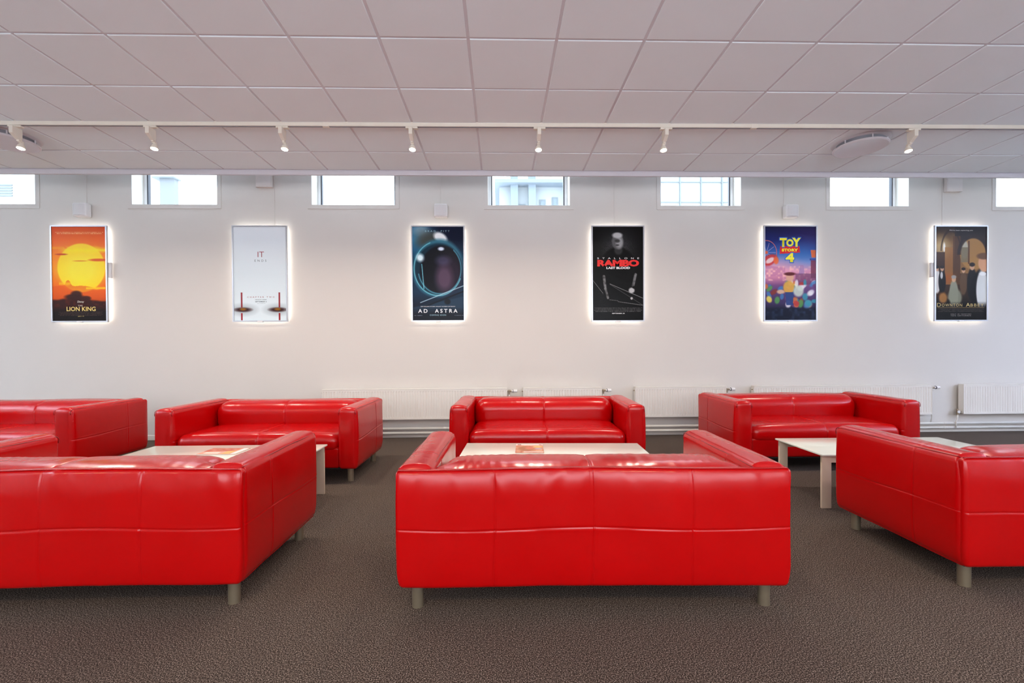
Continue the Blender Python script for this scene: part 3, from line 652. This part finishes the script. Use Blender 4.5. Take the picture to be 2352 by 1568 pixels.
def duct(x0, x1, z0, lab):
    t = thing('duct_box', lab, 'wall box', ((x0+x1)/2, YB, z0), 0, 'wall coloured boxes under the ceiling edge')
    h = (x1-x0)/2; bm = B(); bbox(bm, -h, h, -.05, 0, 0, .5, .004); obj('housing', bm, mat('box_paint', (.70, .64, .60), .6, noise_amt=.01), t)
    bm = B(); box(bm, -h+.012, h-.012, -.053, -.049, .012, .47); obj('cover', bm, mat('box_cover_paint', (.72, .66, .62), .6, noise_amt=.01), t)
duct(-3.16, -2.955, 3.285, 'shallow box high on the wall beside the second window from the left')
duct(6.04, 6.26, 3.255, 'shallow box high on the wall at right above the brown hall poster')
# radiators, valves and heating pipes
def rib_front(bm, x0, x1, z0, z1, yf):
    n = int((x1-x0)/.0345); dx = (x1-x0)/n
    zz = [(z0, 0), (z0+.020, 0), (z0+.034, 1), (z1-.034, 1), (z1-.020, 0), (z1, 0)]
    cols = []
    for i in range(n):
        for u, dep in ((0, 0), (.2, 0), (.42, .005), (.58, .005), (.8, 0)): cols.append((x0+(i+u)*dx, dep))
    cols.append((x1, 0))
    grid = [[bm.verts.new((x, yf + dep*k, z)) for z, k in zz] for x, dep in cols]
    for a, b in zip(grid, grid[1:]):
        for j in range(len(zz)-1): bm.faces.new((a[j], b[j], b[j+1], a[j+1]))
def radiator(x0, x1, lab, valve='R', z0=.252, z1=.655):
    xm = (x0+x1)/2; t = thing('radiator', lab, 'radiator', (xm, YB, 0), 0, 'white panel radiators along the wall')
    a, b = x0-xm, x1-xm
    bm = B(); rib_front(bm, a, b, z0, z1-.012, -.105); box(bm, a, b, -.094, -.088, z0, z1-.012); obj('front_panel', bm, RADM, t)
    bm = B(); rib_front(bm, a, b, z0, z1-.012, -.052); box(bm, a, b, -.041, -.036, z0, z1-.012); obj('rear_panel', bm, RADM, t)
    bm = B(); bbox(bm, a-.003, b+.003, -.108, -.034, z1-.014, z1, .003)
    obj('top_grille', bm, RADM, t)
    for e in (a, b): 
        bm = B(); box(bm, e-.003, e+.003, -.108, -.034, z0+.01, z1-.012); obj('side_panel', bm, RADM, t)
    bm = B(); n = max(2, int((b-a)/.6))
    for k in range(n):
        x = a + (k+.5)*(b-a)/n; box(bm, x-.012, x+.012, -.05, -.0015, z0+.03, z0+.06); box(bm, x-.012, x+.012, -.05, -.0015, z1-.08, z1-.05)
    obj('bracket', bm, RADM, t)
    zv = z1-.045
    if valve == 'R':
        v = B(); cyl(v, (b, -.07, zv), (b+.035, -.07, zv), .009, 14); cyl(v, (b+.03, -.07, zv-.045), (b+.03, -.07, zv+.014), .010, 14); cyl(v, (b+.03, -.07, zv), (b+.062, -.07, zv), .013, 14)
        vo = obj('valve', v, BRASS, t, angle=40)
        k = B(); cyl(k, (b+.062, -.07, zv), (b+.085, -.07, zv), .015, 20); cyl(k, (b+.085, -.07, zv), (b+.135, -.07, zv), .021, 20, .018); obj('thermostat_knob', k, PLAST, vo, angle=40)
        r = B(); cyl(r, (b+.078, -.07, zv), (b+.084, -.07, zv), .0215, 20); obj('dark_ring', r, DARK, vo, angle=40)
        q = B(); tube(q, [(b+.03, -.07, zv-.04), (b+.03, -.07, .30), (b+.032, -.068, .20), (b+.032, -.055, .1445)], .008, 10); obj('pipe', q, WHITE, t, smooth=True)
    else:
        v = B(); cyl(v, (a, -.07, z0+.03), (a-.05, -.07, z0+.03), .010, 14); cyl(v, (a-.05, -.07, z0-.01), (a-.05, -.07, z0+.065), .013, 14); vo = obj('valve', v, BRASS, t, angle=40)
        k = B(); cyl(k, (a-.05, -.095, z0+.03), (a-.05, -.145+.06, z0+.03), .018, 18); obj('valve_cap', k, PLAST, vo, angle=40)
        q = B(); tube(q, [(a-.05, -.07, z0), (a-.05, -.072, .19), (a-.075, -.0765, .15), (a-.075, -.0765, .066)], .008, 10); obj('pipe', q, WHITE, t, smooth=True)
    if valve == 'R':
        q = B(); cyl(q, (a, -.07, z1-.05), (a-.018, -.07, z1-.05), .007, 10); obj('bleed_plug', q, BRASS, t)
    q = B(); cyl(q, (a+.93*(1 if b-a > 1.5 else .4), -.07, z0-.012), (a+.93*(1 if b-a > 1.5 else .4), -.07, z0+.01), .008, 10); obj('drain_plug', q, RADM, t)
    return t
radiator(-2.31, .085, 'long white radiator on the wall between the second sofa and the middle sofa')
radiator(.30, 1.33, 'short white radiator mostly hidden behind the middle sofa')
radiator(1.78, 2.99, 'white radiator on the wall just right of the middle sofa')
radiator(3.37, 5.79, 'long white radiator on the wall behind the rightmost sofa')
radiator(6.225, 7.75, 'white radiator at the far right edge with a valve at its lower left', 'L')
def pipe(z, lab):
    t = thing('heating_pipe', lab, 'pipe', (0, YB, z), 0, 'heating pipes above the floor')
    bm = B(); cyl(bm, (-2.36, -.050, 0), (XR-.02, -.050, 0), .0165, 20); obj('pipe_run', bm, WHITE, t, smooth=True)
    for x in np.arange(-2.1, 9.6, 1.35):
        bm = B(); cyl(bm, (x, -.050, 0), (x+.03, -.050, 0), .0185, 20); box(bm, x+.008, x+.022, -.04, 0, -.008, .008); obj('pipe_clip', bm, WHITE, t)
pipe(.125, 'upper of the two white heating pipes running along the back wall')
pipe(.066, 'lower of the two white heating pipes running along the back wall')
# ------------------------------------------------------------------ ceiling track, lamps and air diffusers
tr = thing('lighting_track', 'long cream lighting track running across the ceiling', 'lighting track', (.12, 4.246, ZC), -.006)
bm = B(); bbox(bm, -9.2, 9.6, -.0175, .0175, -.040, 0, .002); obj('rail', bm, CREAM, tr)
bm = B(); box(bm, -9.15, 9.55, -.008, .008, -.0425, -.0395); obj('slot', bm, VENTD, tr)
for x in (-1.72, 2.28): 
    bm = B(); bbox(bm, x-.03, x+.03, -.020, .020, -.045, -.002, .003); obj('coupler', bm, CREAM, tr)
def lamp(x, lab, tw):
    yt = 4.246 - .006*(x-.12)
    t = thing('track_spotlight', lab, 'spotlight', (x, yt, ZC-.041), tw, 'spotlights on the ceiling track')
    bm = B(); bbox(bm, -.050, .060, -.019, .019, -.018, 0, .003); obj('adapter', bm, CREAM, t)
    # flat gear box with a slanted lower edge
    bm = B(); th = .017
    pr = [(-.045, -.015), (.052, -.015), (.052, -.100), (.020, -.118), (-.045, -.080)]
    f = [bm.verts.new((-th, y, z)) for y, z in pr]; g = [bm.verts.new((th, y, z)) for y, z in pr]
    bm.faces.new(f); bm.faces.new(g[::-1])
    for i in range(5): bm.faces.new((f[i], g[i], g[(i+1) % 5], f[(i+1) % 5]))
    bmesh.ops.bevel(bm, geom=list(bm.edges), offset=.002, segments=1, affect='EDGES')
    obj('gear_box', bm, CREAM, t)
    bm = B(); box(bm, -.011, .011, .022, .054, -.128, -.095); cyl(bm, (-.014, .045, -.127), (.014, .045, -.127), .009, 14); obj('arm', bm, CREAM, t, angle=40)
    h = B(); lathe(h, [(.009, .040), (.012, .038), (.013, .020), (.019, .008), (.0255, -.012), (.0262, -.022), (.024, -.022)], 32)
    ho = obj('lamp_head', h, CREAM, t, angle=40); ho.location = (0, .056, -.162); ho.rotation_euler = (R(-11), 0, 0); ho.scale = (1.2, 1.2, 1.1)
    bm = B(); lathe(bm, [(.003, .0), (.0235, -.017), (.0235, -.023), (.018, -.0265), (.003, -.028)], 32)
    b = obj('bulb', bm, BULB, ho, smooth=True)
    l = area('spot_light', (0, 0, -.034), (0, 0, 0), .045, .045, LAMPW, (1, .88, .73), 172, 'DISK'); l.parent = ho
LAMPW = 17
for x, lab, tw in ((-4.420, 'leftmost lit spotlight on the ceiling track, beside the round vent', .10), (-3.205, 'lit spotlight on the track, second from left', .06),
                   (-2.005, 'lit spotlight on the track, third from left, above the pale blue poster side', .03), (-.815, 'lit spotlight on the track left of centre, in front of the helmet poster', 0),
                   (.374, 'lit spotlight on the track in line with the middle sofa', 0), (1.565, 'lit spotlight on the track in front of the gap right of the black poster', -.03),
                   (3.935, 'rightmost lit spotlight on the ceiling track, right of the round vent', -.10)): lamp(x, lab, tw)
def diffuser(x, y, lab):
    t = thing('air_diffuser', lab, 'ceiling vent', (x, y, ZC-.006), 0, 'round white air diffusers')
    bm = B(); lathe(bm, [(.02, 0), (.245, 0), (.250, -.004), (.236, -.012), (.02, -.012)][::-1], 64); obj('collar', bm, VENTW, t, angle=40)
    bm = B(); lathe(bm, [(.02, -.012), (.205, -.012), (.205, -.046), (.02, -.046)][::-1], 64); obj('throat', bm, VENTD, t, angle=40)
    for k in range(6):
        a = 2*math.pi*k/6+.3; bm = B(); cyl(bm, (.218*math.cos(a), .218*math.sin(a), -.048), (.218*math.cos(a), .218*math.sin(a), -.008), .006, 10); obj('stud', bm, VENTW, t)
    bm = B(); lathe(bm, [(.02, -.046), (.225, -.046), (.238, -.054), (.238, -.062), (.226, -.070), (.215, -.066), (.02, -.066)][::-1], 64); obj('disc', bm, VENTW, t, angle=40)
diffuser(3.71, 4.575, 'round white air diffuser on the ceiling at right near the last spotlight')
diffuser(-4.80, 4.56, 'round white air diffuser on the ceiling at the left edge behind the first spotlight')
# ------------------------------------------------------------------ buildings seen through the window slots
FAC = mat('pale_render', (.22, .225, .228), .9, noise_amt=.01); FACB = mat('pale_blue_render', (.125, .142, .165), .8, noise_amt=.02); FG = mat('far_window_glass', (.085, .105, .12), .3, noise_amt=.05); FACG = mat('grey_render', (.11, .118, .126), .8, noise_amt=.03)
b = thing('street_building', 'pale blue building with windows seen through the centre window', 'building', (3.2, 40, 0))
bm = B(); box(bm, -3.2, 3.6, 0, 6, 0, 15.2); obj('facade', bm, FAC, b)
for x in (-.35, -1.9, 3.1):
    bm = B(); box(bm, x-.32, x+.32, -.7, 0, 0, 17); obj('pillar', bm, FACB, b)
for x, z, w_, h_ in ((-1.2, 12.6, .6, 1.1), (.6, 13.0, .55, 1.1), (1.7, 13.1, .55, 1.2), (.6, 10.6, .55, 1), (1.7, 10.6, .55, 1)):
    bm = B(); box(bm, x-w_/2, x+w_/2, -.06, .1, z, z+h_); f = obj('window_frame', bm, FACG, b); bm = B(); box(bm, x-w_/2+.12, x+w_/2-.12, -.09, -.05, z+.12, z+h_-.12); obj('window_glass', bm, FG, f)
bm = B(); box(bm, -3.6, 4, -1.2, 6, 15.2, 15.5); obj('roof_edge', bm, FACB, b)
b = thing('street_building', 'pale building corner with an eave seen through the second window from the left', 'building', (-22.45, 32, 0))
bm = B(); box(bm, -1.0, 0, 0, .4, 0, 12.9); obj('facade', bm, mat('shaded_render', (.13, .133, .14), .8, noise_amt=.03), b); bm = B(); box(bm, -1.4, .12, -.25, .5, 12.9, 13.0); obj('roof_edge', bm, FACG, b)
b = thing('street_building', 'pale gridded facade seen through the window right of centre', 'building', (15.3, 36, 0))
bm = B(); box(bm, -3.2, 3, 0, 4, 0, 17); obj('facade', bm, FAC, b)
for k in range(4):
    bm = B(); box(bm, -2.6+1.7*k, -2.5+1.7*k, -.1, 0, 0, 17); obj('mullion', bm, FACG, b)
for k in range(3):
    bm = B(); box(bm, -3.2, 3, -.08, 0, 11+1.6*k, 11.07+1.6*k); obj('floor_band', bm, FACG, b)
b = thing('street_building', 'white facade with grey louvres seen through the leftmost window', 'building', (-31.6, 30, 0))
bm = B(); box(bm, -3, 3.6, 0, 4, 0, 15); obj('facade', bm, FAC, b)
bm = B()
for k in range(5): box(bm, -1.6, .35, -.05, 0, 11.0+.17*k, 11.07+.17*k)
obj('louvre', bm, FACG, b)
